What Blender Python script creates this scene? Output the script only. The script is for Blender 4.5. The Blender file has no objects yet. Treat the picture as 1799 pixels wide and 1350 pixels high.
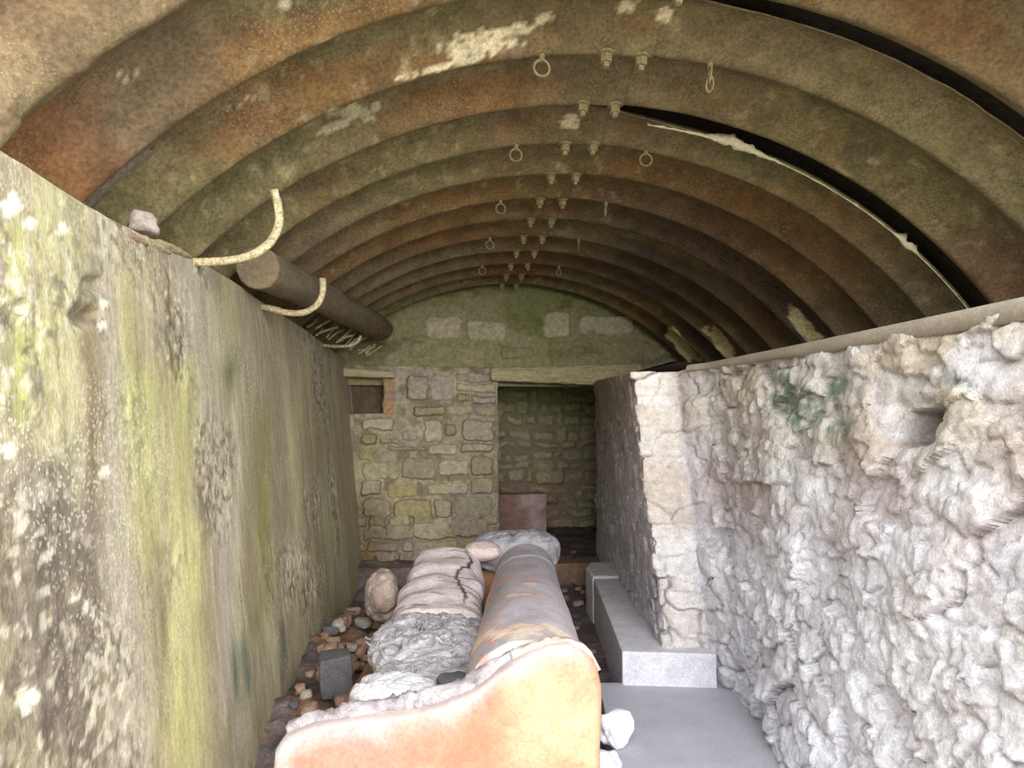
import bpy, bmesh, math, random
import numpy as np
from mathutils import Vector
random.seed(7)
SC = bpy.context.scene
C = SC.collection
PI = math.pi
# ---------------------------------------------------------------- camera
W, H, F = 1799.0, 1350.0, 1200.0
YAW, PITCH = 0.1118, 0.0711
CAM = np.array([0.0, 0.0, 1.30])
cd = bpy.data.cameras.new('camera'); cam = bpy.data.objects.new('camera', cd); C.objects.link(cam)
cam.location = CAM; cam.rotation_euler = (PI/2 + PITCH, 0, -YAW)
cd.sensor_fit = 'HORIZONTAL'; cd.sensor_width = 36.0; cd.lens = F/W*36.0; cd.clip_start = 0.02
SC.camera = cam
_f = np.array([math.sin(YAW)*math.cos(PITCH), math.cos(YAW)*math.cos(PITCH), math.sin(PITCH)])
_r = np.array([math.cos(YAW), -math.sin(YAW), 0.0]); _u = np.cross(_r, _f)
def at(px, py, Y):                      # point of the photograph at real distance Y down the shelter
    d = _f + _r*(px-W/2)/F + _u*(H/2-py)/F
    return CAM + d*(Y/d[1])
def at_z(px, py, z):
    d = _f + _r*(px-W/2)/F + _u*(H/2-py)/F
    return CAM + d*((z-CAM[2])/d[2])
def to_px(P):
    P = np.asarray(P, float) - CAM
    d = P@_f; d = np.where(np.abs(d) < 1e-4, 1e-4, d)
    px = W/2 + F*(P@_r)/d; py = H/2 - F*(P@_u)/d
    return np.where(d > 0, px, -9999.), np.where(d > 0, py, -9999.)
# ---------------------------------------------------------------- daylight
SC.view_settings.view_transform = 'Standard'; SC.view_settings.look = 'None'
SC.view_settings.gamma = 1.0; SC.view_settings.use_curve_mapping = False
SC.view_settings.exposure = 0.25
wd = bpy.data.worlds.new('daylight'); SC.world = wd; wd.use_nodes = True
nt = wd.node_tree; bg = nt.nodes['Background']
bg.inputs[0].default_value = (0.93, 0.96, 1.0, 1); bg.inputs[1].default_value = 4.9
sd = bpy.data.lights.new('sun', 'SUN'); sd.energy = 3.0; sd.angle = math.radians(40); sd.color = (1.0, .97, .9)
so = bpy.data.objects.new('sun', sd); C.objects.link(so)
so.rotation_euler = Vector((-0.12, 1.0, -0.17)).to_track_quat('-Z', 'Y').to_euler()
# ---------------------------------------------------------------- noise
def _h(ix, iy, iz, s):
    n = (ix*374761393 + iy*668265263 + iz*2147483647 + s*974634777) & 0xffffffff
    n = ((n ^ (n >> 13))*1274126177) & 0xffffffff
    n = ((n ^ (n >> 15))*2246822519) & 0xffffffff
    return ((n ^ (n >> 16)) & 0xffffff)/float(0xffffff)
def vnoise(x, y, z=0.0, s=0):
    x, y, z = np.broadcast_arrays(np.asarray(x, float), np.asarray(y, float), np.asarray(z, float))
    ix, iy, iz = np.floor(x).astype(np.int64), np.floor(y).astype(np.int64), np.floor(z).astype(np.int64)
    fx, fy, fz = x-ix, y-iy, z-iz
    fx = fx*fx*(3-2*fx); fy = fy*fy*(3-2*fy); fz = fz*fz*(3-2*fz)
    o = 0
    for a in (0, 1):
        for b in (0, 1):
            for c in (0, 1):
                o = o + _h(ix+a, iy+b, iz+c, s)*(fx if a else 1-fx)*(fy if b else 1-fy)*(fz if c else 1-fz)
    return o*2-1
def fbm(x, y, z=0.0, o=4, s=0, g=.5):
    v = 0; a = 1; t = 0
    x = np.asarray(x, float); y = np.asarray(y, float); z = np.asarray(z, float)
    for i in range(o):
        v = v + a*vnoise(x*2**i, y*2**i, z*2**i, s+i*17); t += a; a *= g
    return v/t
def worley(x, y, s=0, vec=False):
    ix, iy = np.floor(x).astype(np.int64), np.floor(y).astype(np.int64)
    f1 = np.full(x.shape, 9.0); f2 = f1.copy(); cid = np.zeros(x.shape); vx = cid.copy(); vy = cid.copy()
    for a in (-1, 0, 1):
        for b in (-1, 0, 1):
            cx = ix+a; cy = iy+b
            px = cx+.5+.8*(_h(cx, cy, cx*0, s)-.5); py = cy+.5+.8*(_h(cx, cy, cx*0+5, s)-.5)
            d = np.hypot(x-px, y-py); m = d < f1
            f2 = np.where(m, f1, np.minimum(f2, d)); cid = np.where(m, _h(cx, cy, cx*0+9, s), cid); vx = np.where(m, x-px, vx); vy = np.where(m, y-py, vy); f1 = np.where(m, d, f1)
    return (f1, f2, cid, (vx, vy)) if vec else (f1, f2, cid)
def sst(a, b, x):
    t = np.clip((x-a)/(b-a+1e-12), 0, 1); return t*t*(3-2*t)
def lin(c):
    c = np.asarray(c, float)/255.0
    return np.where(c <= .04045, c/12.92, ((c+.055)/1.055)**2.4)
def mixc(c, col, m):
    return c + (lin(col)-c)*np.asarray(m)[:, None]
# ---------------------------------------------------------------- materials
def surf(name, rgb=(128, 128, 128), attr=False, rough=.9, n1=(30, .35), n2=(180, .3), bump=.5, bdist=.004, spec=.25, stretch=(1, 1, 1), bscale=90, speck=None):
    m = bpy.data.materials.new(name); m.use_nodes = True
    N = m.node_tree; nn = N.nodes; L = N.links.new; b = nn['Principled BSDF']
    tc = nn.new('ShaderNodeTexCoord'); mp = nn.new('ShaderNodeMapping'); mp.inputs['Scale'].default_value = stretch
    L(tc.outputs['Object'], mp.inputs[0])
    if attr:
        a = nn.new('ShaderNodeAttribute'); a.attribute_name = 'Col'; src = a.outputs['Color']
    else:
        a = nn.new('ShaderNodeRGB'); a.outputs[0].default_value = (*lin(rgb), 1); src = a.outputs[0]
    for sc_, k in (n1, n2):
        t = nn.new('ShaderNodeTexNoise'); t.inputs['Scale'].default_value = sc_; t.inputs['Detail'].default_value = 5; t.inputs['Roughness'].default_value = .65
        L(mp.outputs[0], t.inputs['Vector'])
        r = nn.new('ShaderNodeMapRange'); r.inputs[1].default_value = .3; r.inputs[2].default_value = .7; r.inputs[3].default_value = 1-k; r.inputs[4].default_value = 1+k
        L(t.outputs[0], r.inputs[0])
        x = nn.new('ShaderNodeVectorMath'); x.operation = 'SCALE'; L(src, x.inputs[0]); L(r.outputs[0], x.inputs['Scale']); src = x.outputs[0]
    if speck:                           # (scale, threshold, colour, strength): grains showing through the surface
        v = nn.new('ShaderNodeTexVoronoi'); v.inputs['Scale'].default_value = speck[0]
        dn = nn.new('ShaderNodeTexNoise'); dn.inputs['Scale'].default_value = speck[0]*.9; dn.inputs['Detail'].default_value = 2; L(tc.outputs['Object'], dn.inputs['Vector'])
        dv = nn.new('ShaderNodeVectorMath'); dv.operation = 'SCALE'; L(dn.outputs['Color'], dv.inputs[0]); dv.inputs['Scale'].default_value = 1.6/speck[0]
        da = nn.new('ShaderNodeVectorMath'); da.operation = 'ADD'; L(tc.outputs['Object'], da.inputs[0]); L(dv.outputs[0], da.inputs[1]); L(da.outputs[0], v.inputs['Vector'])
        r = nn.new('ShaderNodeMapRange'); r.inputs[1].default_value = speck[1]; r.inputs[2].default_value = speck[1]*.55; r.inputs[3].default_value = 0; r.inputs[4].default_value = speck[3]
        L(v.outputs['Distance'], r.inputs[0])
        t2 = nn.new('ShaderNodeTexNoise'); t2.inputs['Scale'].default_value = 3.5; t2.inputs['Detail'].default_value = 4; L(tc.outputs['Object'], t2.inputs['Vector'])
        r2 = nn.new('ShaderNodeMapRange'); r2.inputs[1].default_value = .46; r2.inputs[2].default_value = .6; L(t2.outputs[0], r2.inputs[0])
        mu = nn.new('ShaderNodeMath'); mu.operation = 'MULTIPLY'; L(r.outputs[0], mu.inputs[0]); L(r2.outputs[0], mu.inputs[1])
        mx = nn.new('ShaderNodeMix'); mx.data_type = 'RGBA'; L(mu.outputs[0], mx.inputs['Factor']); L(src, mx.inputs['A']); mx.inputs['B'].default_value = (*lin(speck[2]), 1); src = mx.outputs['Result']
    L(src, b.inputs['Base Color'])
    b.inputs['Roughness'].default_value = rough; b.inputs['Specular IOR Level'].default_value = spec
    t = nn.new('ShaderNodeTexNoise'); t.inputs['Scale'].default_value = bscale; t.inputs['Detail'].default_value = 6; t.inputs['Roughness'].default_value = .7
    L(mp.outputs[0], t.inputs['Vector'])
    bp = nn.new('ShaderNodeBump'); bp.inputs['Strength'].default_value = bump; bp.inputs['Distance'].default_value = bdist
    L(t.outputs[0], bp.inputs['Height']); L(bp.outputs[0], b.inputs['Normal'])
    return m
M = {}
M['concrete_streaked'] = surf('concrete_streaked', attr=True, n1=(7, .22), n2=(60, .34), stretch=(5, 5, 1.1), bscale=24, bump=.5, bdist=.004, speck=(70, .42, (222, 214, 194), .6))
M['rubble'] = surf('rubble', attr=True, n1=(28, .2), n2=(140, .2), bscale=60, bump=.9, bdist=.009)
M['masonry'] = surf('masonry', attr=True, n1=(22, .28), n2=(110, .3), bscale=70, bump=.8, bdist=.006)
M['rusted_steel'] = surf('rusted_steel', attr=True, n1=(9, .32), n2=(75, .38), bscale=110, bump=.7, bdist=.003, speck=(110, .36, (186, 170, 130), .5), rough=.75, spec=.3)
M['earth'] = surf('earth', attr=True, n1=(25, .35), n2=(120, .35), bscale=60, bump=1, bdist=.012)
M['iron'] = surf('iron', (148, 134, 98), n1=(40, .3), n2=(200, .4), bump=.6, bdist=.002, rough=.8)
M['rod'] = surf('rod', (184, 170, 134), n1=(45, .45), n2=(130, .5), bump=.8, bdist=.002)
M['log'] = surf('log', attr=True, n1=(10, .25), n2=(60, .3), stretch=(4, .5, 4), bscale=40, bump=.7, bdist=.005)
M['slab'] = surf('slab', (184, 184, 192), n1=(6, .1), n2=(120, .12), bump=.35, bdist=.002, bscale=140)
M['kerb'] = surf('kerb', (214, 212, 220), n1=(12, .16), n2=(120, .22), bump=.7, bdist=.004)
M['coping'] = surf('coping', (158, 148, 132), n1=(9, .15), n2=(120, .2), bump=.5, bdist=.003)
M['leather'] = surf('leather', attr=True, n1=(16, .16), n2=(90, .16), bump=.35, bdist=.003, bscale=60, rough=.62, spec=.35)
M['fibre'] = surf('fibre', attr=True, n1=(40, .18), n2=(150, .25), bump=1, bdist=.008, bscale=55)
M['stone'] = surf('stone', (150, 120, 105), n1=(20, .3), n2=(120, .3), bump=.8, bdist=.005)
M['stone_dark'] = surf('stone_dark', (98, 96, 100), n1=(20, .25), n2=(120, .25), bump=.6, bdist=.004)
M['stone_pale'] = surf('stone_pale', (172, 160, 150), n1=(20, .25), n2=(120, .25), bump=.8, bdist=.005)
M['stone_orange'] = surf('stone_orange', (170, 138, 118), n1=(20, .3), n2=(120, .3), bump=.8, bdist=.005)
M['white_lump'] = surf('white_lump', (232, 232, 236), n1=(30, .08), n2=(150, .1), bump=.8, bdist=.004)
M['pink_block'] = surf('pink_block', attr=True, n1=(18, .2), n2=(120, .25), bump=.6, bdist=.004)
M['straw'] = surf('straw', (176, 166, 132), n1=(30, .3), n2=(100, .4), bump=.5, bdist=.002)
M['timber'] = surf('timber', (172, 160, 126), n1=(12, .3), n2=(60, .4), stretch=(.4, 3, 3), bump=.8, bdist=.005, bscale=50)
# ---------------------------------------------------------------- mesh helpers
def mesh_obj(name, V, Fc, mat, col=None, parent=None, smooth=True):
    me = bpy.data.meshes.new(name)
    me.from_pydata(np.asarray(V, float).tolist(), [], Fc if isinstance(Fc, list) else Fc.tolist()); me.update()
    me.materials.append(M[mat] if isinstance(mat, str) else mat)
    if smooth: me.polygons.foreach_set('use_smooth', np.ones(len(me.polygons), bool))
    if col is not None:
        a = me.color_attributes.new('Col', 'FLOAT_COLOR', 'POINT')
        a.data.foreach_set('color', np.concatenate([np.clip(col, 0, 1), np.ones((len(col), 1))], 1).astype(np.float32).ravel())
    o = bpy.data.objects.new(name, me); C.objects.link(o)
    if parent is not None: o.parent = parent
    return o
def gridF(nu, nv, flip=False, closeu=False, closev=False):
    iu = np.arange(nu if closeu else nu-1); iv = np.arange(nv if closev else nv-1)
    a, b = np.meshgrid(iu, iv, indexing='ij'); a = a.ravel(); b = b.ravel(); a2 = (a+1) % nu; b2 = (b+1) % nv
    f = np.stack([a*nv+b, a2*nv+b, a2*nv+b2, a*nv+b2], 1)
    return f[:, ::-1] if flip else f
def tag(o, label, cat, group=None):
    o['label'] = label; o['category'] = cat
    if group: o['group'] = group
    return o
def struct(o): o['kind'] = 'structure'; return o
def empty(name, loc, rz=0):
    o = bpy.data.objects.new(name, None); C.objects.link(o); o.location = loc; o.rotation_euler.z = rz; o.empty_display_size = .1
    return o
def resample(pts, step):
    P = np.array(pts, float); seg = np.hypot(*np.diff(P, axis=0).T[:2]); s = np.concatenate([[0], np.cumsum(seg)])
    n = int(s[-1]/step)+1; t = np.linspace(0, s[-1], n)
    return t, np.stack([np.interp(t, s, P[:, k]) for k in range(P.shape[1])], 1)
def swept_wall(name, path, step, dz, disp, colf, mat, ledge=1.2, rnd=.03):
    """path rows: x_bottom, y_bottom, x_top, y_top, z_bottom, z_top ; surface faces to the LEFT of travel direction * side"""
    t, P = resample(path, step)
    nv = int(np.max(P[:, 5]-P[:, 4])/dz)+1; v = np.linspace(0, 1, nv)
    S, Vv = np.meshgrid(t, v, indexing='ij')
    X = P[:, 0:1]*(1-v)+P[:, 2:3]*v; Y = P[:, 1:2]*(1-v)+P[:, 3:4]*v; Z = P[:, 4:5]*(1-v)+P[:, 5:6]*v
    mx = (P[:, 0]+P[:, 2])/2; my = (P[:, 1]+P[:, 3])/2
    tx = np.gradient(mx); ty = np.gradient(my); k = 5
    ker = np.ones(k)/k
    tx = np.convolve(np.pad(tx, k//2, 'edge'), ker, 'valid'); ty = np.convolve(np.pad(ty, k//2, 'edge'), ker, 'valid')
    ln = np.hypot(tx, ty); nx = -ty/ln; ny = tx/ln            # left normal
    base = np.stack([X.ravel(), Y.ravel(), Z.ravel()], 1)
    D, aux = disp(S.ravel(), Z.ravel(), base)
    D2 = D.reshape(S.shape)
    V = np.stack([X+nx[:, None]*D2, Y+ny[:, None]*D2, Z], 2)
    col = colf(S.ravel(), Z.ravel(), V.reshape(-1, 3), D, aux).reshape(S.shape+(3,))
    if ledge:
        n = len(t); ex = []; ce = []
        for dd, dzz in ((.02, .004), (.08, .006), (ledge, .0)):
            ex.append(np.stack([V[:, -1, 0]-nx*dd, V[:, -1, 1]-ny*dd, P[:, 5]+dzz], 1)); ce.append(col[:, -1])
        V = np.concatenate([V, np.stack(ex, 1)], 1); col = np.concatenate([col, np.stack(ce, 1)], 1)
    o = mesh_obj(name, V.reshape(-1, 3), gridF(V.shape[0], V.shape[1], True), mat, col.reshape(-1, 3))
    return struct(o)
def prism(name, poly, z0, z1, mat, parent=None, bevel=.01, noise=0, sub=0, seed=0):
    """closed block standing on polygon poly (x,y), with bevelled edges"""
    bm = bmesh.new(); n = len(poly)
    zt = z1 if isinstance(z1, (list, tuple)) else [z1]*n
    a = [bm.verts.new((x, y, z0)) for x, y in poly]; b = [bm.verts.new((p[0], p[1], zt[i])) for i, p in enumerate(poly)]
    bm.faces.new(a[::-1]); bm.faces.new(b)
    for i in range(n): bm.faces.new((a[i], a[(i+1) % n], b[(i+1) % n], b[i]))
    bmesh.ops.recalc_face_normals(bm, faces=bm.faces)
    if bevel: bmesh.ops.bevel(bm, geom=list(bm.edges), offset=bevel, segments=2, affect='EDGES', profile=.6)
    if sub: 
        bmesh.ops.subdivide_edges(bm, edges=[e for e in bm.edges if e.calc_length() > .06], cuts=sub, use_grid_fill=True)
    if noise:
        P = np.array([v.co[:] for v in bm.verts]); N_ = np.array([v.normal[:] for v in bm.verts])
        d = fbm(P[:, 0]*14+seed, P[:, 1]*14, P[:, 2]*14, 4, seed)*noise
        for v, k in zip(bm.verts, d): v.co += v.normal*float(k)
    me = bpy.data.meshes.new(name); bm.to_mesh(me); bm.free(); me.materials.append(M[mat])
    o = bpy.data.objects.new(name, me); C.objects.link(o)
    if parent is not None: o.parent = parent
    return o
def tube(name, pts, rad, mat, parent=None, seg=12, step=.01, noise=0, seed=0, col=None):
    P = np.array(pts, float)
    for _ in range(3):                                       # Chaikin smoothing
        Q = [P[0]]
        for i in range(len(P)-1): Q += [P[i]*.75+P[i+1]*.25, P[i]*.25+P[i+1]*.75]
        Q.append(P[-1]); P = np.array(Q)
    s = np.concatenate([[0], np.cumsum(np.linalg.norm(np.diff(P, axis=0), axis=1))]); n = max(4, int(s[-1]/step)); t = np.linspace(0, s[-1], n)
    P = np.stack([np.interp(t, s, P[:, k]) for k in range(3)], 1)
    R_ = np.interp(t/s[-1], np.linspace(0, 1, len(rad)), rad) if hasattr(rad, '__len__') else np.full(n, rad)
    T = np.gradient(P, axis=0); T /= np.linalg.norm(T, axis=1)[:, None]
    up = np.array([0, 0, 1.0]) if abs(T[0, 2]) < .9 else np.array([1.0, 0, 0])
    V = []; a0 = np.linspace(0, 2*PI, seg, endpoint=False)
    for i in range(n):
        u = up - T[i]*(up@T[i]); u /= np.linalg.norm(u); w = np.cross(T[i], u); up = u
        r = R_[i]*(1+noise*fbm(np.cos(a0)*1.5+seed, np.sin(a0)*1.5, t[i]*(.6/R_[i]), 3, seed))
        V.append(P[i]+r[:, None]*(np.cos(a0)[:, None]*u+np.sin(a0)[:, None]*w))
    V = [P[0][None]+(V[0]-P[0])*k for k in (.02, .6, .9)]+V+[P[-1][None]+(V[-1]-P[-1])*k for k in (.9, .6, .02)]
    V[2] = V[2]; nn_ = len(V); V = np.concatenate(V)
    o = mesh_obj(name, V, gridF(nn_, seg, False, closev=True), mat, col(V) if col else None, parent)
    return o
def rock(name, c, size, mat, seed, sub=3, rough=.25, rot=0, parent=None, chop=.0):
    bm = bmesh.new(); bmesh.ops.create_icosphere(bm, subdivisions=sub, radius=.5)
    P = np.array([v.co[:] for v in bm.verts])
    P = np.sign(P)*np.abs(P*2)**.62/2                       # blocky
    d = 1+rough*fbm(P[:, 0]*2.2+seed*3.1, P[:, 1]*2.2, P[:, 2]*2.2, 3, seed)
    P = P*d[:, None]*np.array(size)
    ca, sa = math.cos(rot), math.sin(rot); P = np.stack([P[:, 0]*ca-P[:, 1]*sa, P[:, 0]*sa+P[:, 1]*ca, P[:, 2]], 1)
    zmin = P[:, 2].min()
    for v, p in zip(bm.verts, P): v.co = p-np.array([0, 0, zmin])
    for f_ in bm.faces: f_.smooth = True
    me = bpy.data.meshes.new(name); bm.to_mesh(me); bm.free(); me.materials.append(M[mat])
    o = bpy.data.objects.new(name, me); C.objects.link(o); o.location = c
    if parent is not None: o.parent = parent
    return o
# ================================================================= CEILING: arched corrugated steel
CX, CZ, AA, BB = .712, .572, 2.208, 2.12
PIT, Y0, AMP = .391, 2.35, .055
def arch(th, Y, inset=0.0):
    r = 2*AMP*(np.abs(np.sin(PI*(Y-Y0)/PIT))+1e-9)**1.45*.96 - inset
    return CX+(AA+r)*np.sin(th), CZ+(BB+r)*np.cos(th)
patches = [  # cx, cy, half length, half width, angle, kind : flaked limewash and lime stains left on the steel
    (845, 75, 75, 22, -12, 'w'), (800, 112, 95, 7, -15, 'w'), (930, 45, 50, 12, -20, 'w'), (620, 195, 42, 12, -8, 'g'), (590, 222, 42, 9, -24, 'g'),
    (640, 203, 22, 9, 30, 'g'), (1100, 12, 16, 12, 0, 'w'), (1165, 25, 16, 20, 0, 'w'), (1005, 215, 20, 16, 0, 'w'), (490, 5, 30, 8, 0, 'w'),
    (420, 185, 40, 10, -25, 'f'), (215, 140, 40, 15, -20, 'f')]
foot = [(1412, 573, 42, 15, 48), (1268, 603, 40, 12, 50), (1198, 608, 38, 11, 50)]
def ceil_color(P, th, Y, left):
    px, py = to_px(P); n = len(px)
    s = th*2.15
    c = np.tile(lin((124, 109, 78)), (n, 1))
    a = fbm(s*1.3, Y*1.6, 0, 4, 3); b = fbm(s*1.6+9, Y*3, 2, 4, 5); d = fbm(s*9, Y*9, 3, 4, 8)
    c = mixc(c, (122, 115, 76), sst(-.15, .35, a)*.75)       # olive bloom
    ph = np.cos(2*PI*(Y-Y0)/PIT)
    fr = np.cos(2*PI*(Y-Y0+.07)/PIT)
    c = mixc(c, (130, 100, 62), sst(.1, .95, fr)*sst(-.25, .25, b)*.6)   # orange rust towards the crests
    c = mixc(c, (132, 94, 54), sst(.12, .35, b+.25*d)*.5)
    c = mixc(c, (118, 98, 78), sst(-.1, .4, -a)*sst(-.3, -.9, th)*.6)
    c = mixc(c, (100, 88, 72), sst(.25, .6, d)*.35)
    c = mixc(c, (186, 172, 134), sst(.25, .6, fbm(s*26, Y*26, 1, 3, 21))*.5*sst(-.2, .3, a))
    c = mixc(c, (62, 56, 56), sst(3.2, 4.4, Y)*sst(-.1, .4, th)*.75*sst(-.4, .2, fbm(s*1.2, Y*4, 5, 3, 31)))   # soot-dark rings at the back right, partly shade put into the colour
    c = mixc(c, (84, 68, 64), sst(.45, .95, th)*.4*sst(-.3, .3, fbm(s*2, Y*1.5, 7, 3, 33)))  # right flank of the arch darkened, soot and painted-in shade together
    near = sst(1.9, 1.55, Y)*sst(-.7, -.95, th)
    c = mixc(c, (152, 132, 104), near*sst(-.1, .2, fbm(s*5, Y*5, 4, 4, 41))*.8)
    c = mixc(c, (152, 92, 48), sst(2.3, 1.9, Y)*sst(-.7, -.9, th)*sst(-.3, .1, fbm(s*4, Y*4, 6, 4, 43))*.6)
    for cx, cy, hl, hw, an, k in patches:
        ca, sa = math.cos(math.radians(an)), math.sin(math.radians(an)); u = ((px-cx)*ca+(py-cy)*sa)/hl; v = (-(px-cx)*sa+(py-cy)*ca)/hw
        q = 1-np.hypot(u, v)+.75*fbm(px*.05, py*.05, 0, 4, 51)
        if k == 'w': c = mixc(c, (226, 212, 172), sst(.02, .2, q)*sst(-.32, -.08, fbm(px*.11, py*.11, 0, 3, 55)+.25*q))
        if k == 'g': c = mixc(c, (190, 180, 144), sst(.0, .15, q))
        if k == 'f': c = mixc(c, (190, 175, 140), sst(.1, .25, q)*sst(.1, .25, fbm(px*.2, py*.2, 0, 2, 57)))
    for cx, cy, hl, hw, an in foot:
        ca, sa = math.cos(math.radians(an)), math.sin(math.radians(an)); u = ((px-cx)*ca+(py-cy)*sa)/hl; v = (-(px-cx)*sa+(py-cy)*ca)/hw
        q = 1-np.maximum(np.abs(u), np.abs(v))+.4*fbm(px*.06, py*.06, 0, 3, 61)
        c = mixc(c, (236, 222, 164), sst(.0, .15, q))
    return c
ceiling = struct(empty('ceiling', (CX, 0, 0)))
SEAM = .032
def sheet(ya, yb, left, drop):
    lo, hi = (-1.50, SEAM) if left else (-.05, 1.50)
    nt_ = int((hi-lo)*2.15/.016); ny_ = int((yb-ya)/.0105)
    th = np.linspace(lo, hi, nt_); yy = np.linspace(ya, yb, ny_); T, Yg = np.meshgrid(th, yy, indexing='ij'); T = T.ravel(); Yg = Yg.ravel()
    ins = (.008 if left else 0.0) + drop*sst(-.16, .2, T)*np.exp(-(Yg-ya)/.15)
    ins = ins + .006*fbm(T*3, Yg*2, 0, 3, 71) + .0016*fbm(T*60, Yg*28, 0, 2, 73)
    rg = sst(.1, .5, fbm(T*14, Yg*9, 0, 3, 75))*sst(1.9, 1.4, Yg)*sst(-.6, -.9, T)
    ins = ins + rg*.03
    Yv = Yg + (Yg < ya+.004)*.006*fbm(T*18, T*0, 0, 3, 77)
    x, z = arch(T, Yg, ins); P = np.stack([x, Yv, z], 1)
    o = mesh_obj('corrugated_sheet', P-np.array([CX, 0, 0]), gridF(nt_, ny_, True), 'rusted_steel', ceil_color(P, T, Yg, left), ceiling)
    md = o.modifiers.new('thickness', 'SOLIDIFY'); md.thickness = -.005 if False else .005; md.offset = -1
    return o
edges = [2.155-PIT*2*2, 2.155-PIT*2, 2.155, 2.155+PIT*2, 2.155+PIT*4, 2.155+PIT*6, 2.155+PIT*8, 2.155+PIT*10, 6.62]
drops = [0, 0, .055, .095, .012, .02, .01, .02]
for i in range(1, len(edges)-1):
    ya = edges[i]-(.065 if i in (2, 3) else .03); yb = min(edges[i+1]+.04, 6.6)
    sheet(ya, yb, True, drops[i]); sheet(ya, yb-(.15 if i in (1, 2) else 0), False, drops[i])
te, ye = np.meshgrid(np.linspace(-1.75, 1.75, 90), np.linspace(1.0, 6.9, 90), indexing='ij'); te = te.ravel(); ye = ye.ravel(); ge = .16+.03*fbm(te*6, ye*3, 0, 3, 79)
mesh_obj('earth_cover', np.stack([(AA+ge)*np.sin(te), ye, CZ+(BB+ge)*np.cos(te)], 1), gridF(90, 90, True), 'earth', np.tile(lin((84, 74, 60)), (len(te), 1)), ceiling)
# nuts and bolts along the crown seam
def bolt_mesh():
    bm = bmesh.new()
    def cyl(r, z0, z1, s, rx=0):
        a = [bm.verts.new((r*math.cos(k*2*PI/s+rx), r*math.sin(k*2*PI/s+rx), z0)) for k in range(s)]
        b = [bm.verts.new((r*math.cos(k*2*PI/s+rx)*.96, r*math.sin(k*2*PI/s+rx)*.96, z1)) for k in range(s)]
        bm.faces.new(a); bm.faces.new(b[::-1])
        for k in range(s): bm.faces.new((a[k], b[k], b[(k+1) % s], a[(k+1) % s]))
    cyl(.031, .004, -.006, 16); cyl(.0245, -.006, -.036, 6, .4); cyl(.013, -.036, -.055, 10)
    bmesh.ops.recalc_face_normals(bm, faces=bm.faces)
    bmesh.ops.bevel(bm, geom=list(bm.edges), offset=.002, segments=1, affect='EDGES')
    me = bpy.data.meshes.new('seam_bolt'); bm.to_mesh(me); bm.free(); me.materials.append(M['iron']); return me
bme = bolt_mesh()
for k in range(-1, 11):
    yr = Y0+PIT*k
    for bx in (.607, .742):
        th = math.asin((bx-CX)/AA); z = CZ+BB*math.cos(th)
        o = bpy.data.objects.new('seam_bolt', bme); C.objects.link(o); o.parent = ceiling
        o.location = (bx-CX, yr+.008*math.sin(k*5+bx*9), z-.009); o.rotation_euler = (.08*math.sin(k*3.1+bx*20), .1*math.sin(k*1.7), k*1.3)
# iron rings hanging from the crests
def ring_mesh(r=.029, t=.005):
    V = []; n = 28; m = 8
    for i in range(n):
        a = i*2*PI/n
        for j in range(m):
            b = j*2*PI/m; rr = r+t*math.cos(b)
            V.append((rr*math.sin(a), t*math.sin(b), -r+rr*math.cos(a)))
    return V, gridF(n, m, False, True, True)
rl = ['nearest iron ring hanging left of the crown bolts, below the white flaked streak', 'nearest iron ring right of the crown bolts, hanging turned edge-on with a drooping link',
      'second iron ring from the opening, left of the crown bolts', 'second iron ring from the opening, right of the crown bolts, seen round and open',
      'third iron ring from the opening, small, left of the bolt rows', 'third iron ring from the opening, faint with threads of cobweb, right of the bolt rows',
      'fourth iron ring from the opening, left of the bolt rows, in the dark ribs', 'fourth iron ring from the opening, right of the bolt rows, hanging as a narrow drop',
      'rearmost iron ring left of the bolt rows, just in front of the green end gable', 'rearmost iron ring right of the bolt rows, just in front of the green end gable']
RV, RF = ring_mesh(); q = 0
for k in (0, 2, 4, 6, 8):
    for bx in (.372, 1.005):
        th = math.asin((bx-CX)/AA); z = CZ+BB*math.cos(th)
        e = empty('hanging_ring', (bx, Y0+PIT*k, z)); tag(e, rl[q], 'iron ring', 'iron rings hanging from the arched roof')
        o = tube('eyelet', [(0, 0, .006), (0, 0, -.012), (0, 0, -.03)], [.013, .011, .009], 'iron', e, 10, .003)
        o = mesh_obj('ring', RV, RF, 'iron', None, e); o.location = (0, 0, -.024); o.rotation_euler = (.1, .05*math.sin(q), [.1, 1.35, .15, -.1, .2, 1.2, .3, 1.45, .1, .8][q])
        if q == 1:
            o2 = mesh_obj('ring', [(v[0]*.6, v[1], v[2]) for v in RV], RF, 'iron', None, e); o2.location = (.004, 0, -.055); o2.rotation_euler = (.2, .15, .5)
        q += 1
# crusty lime lip along the front edge of the second sheet, right of the crown
V = []; Cc = []
tl = np.linspace(.10, 1.02, 520)
wob = np.clip(.35+3.2*fbm(tl*7, tl*0, 0, 4, 81), .05, 1.9)*(.25+1.0*np.exp(-((tl-.3)/.05)**2)+1.25*np.exp(-((tl-.70)/.09)**2))*(1-.6*sst(.75, 1.0, tl))
for i, t in enumerate(tl):
    yv = edges[3]-.067; x, z = arch(np.array([t]), np.array([yv]), .095+.003); x = x[0]; z = z[0]
    rx, rz = math.sin(t), math.cos(t)
    for j in range(8):
        a = j*PI/4; g = (.0025+.013*wob[i])*(1+.8*float(vnoise(t*90, j*1.1, 0, 83)))
        V.append((x+rx*(g*math.sin(a)+g*.5), yv+g*.7*math.cos(a), z+rz*(g*math.sin(a)+g*.5)))
o = mesh_obj('lime_crust', np.array(V)-np.array([CX, 0, 0]), gridF(len(tl), 8, True, closev=True), surf('lime', (206, 196, 160), n1=(60, .2), n2=(180, .2), bump=.8), None, ceiling)
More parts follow.
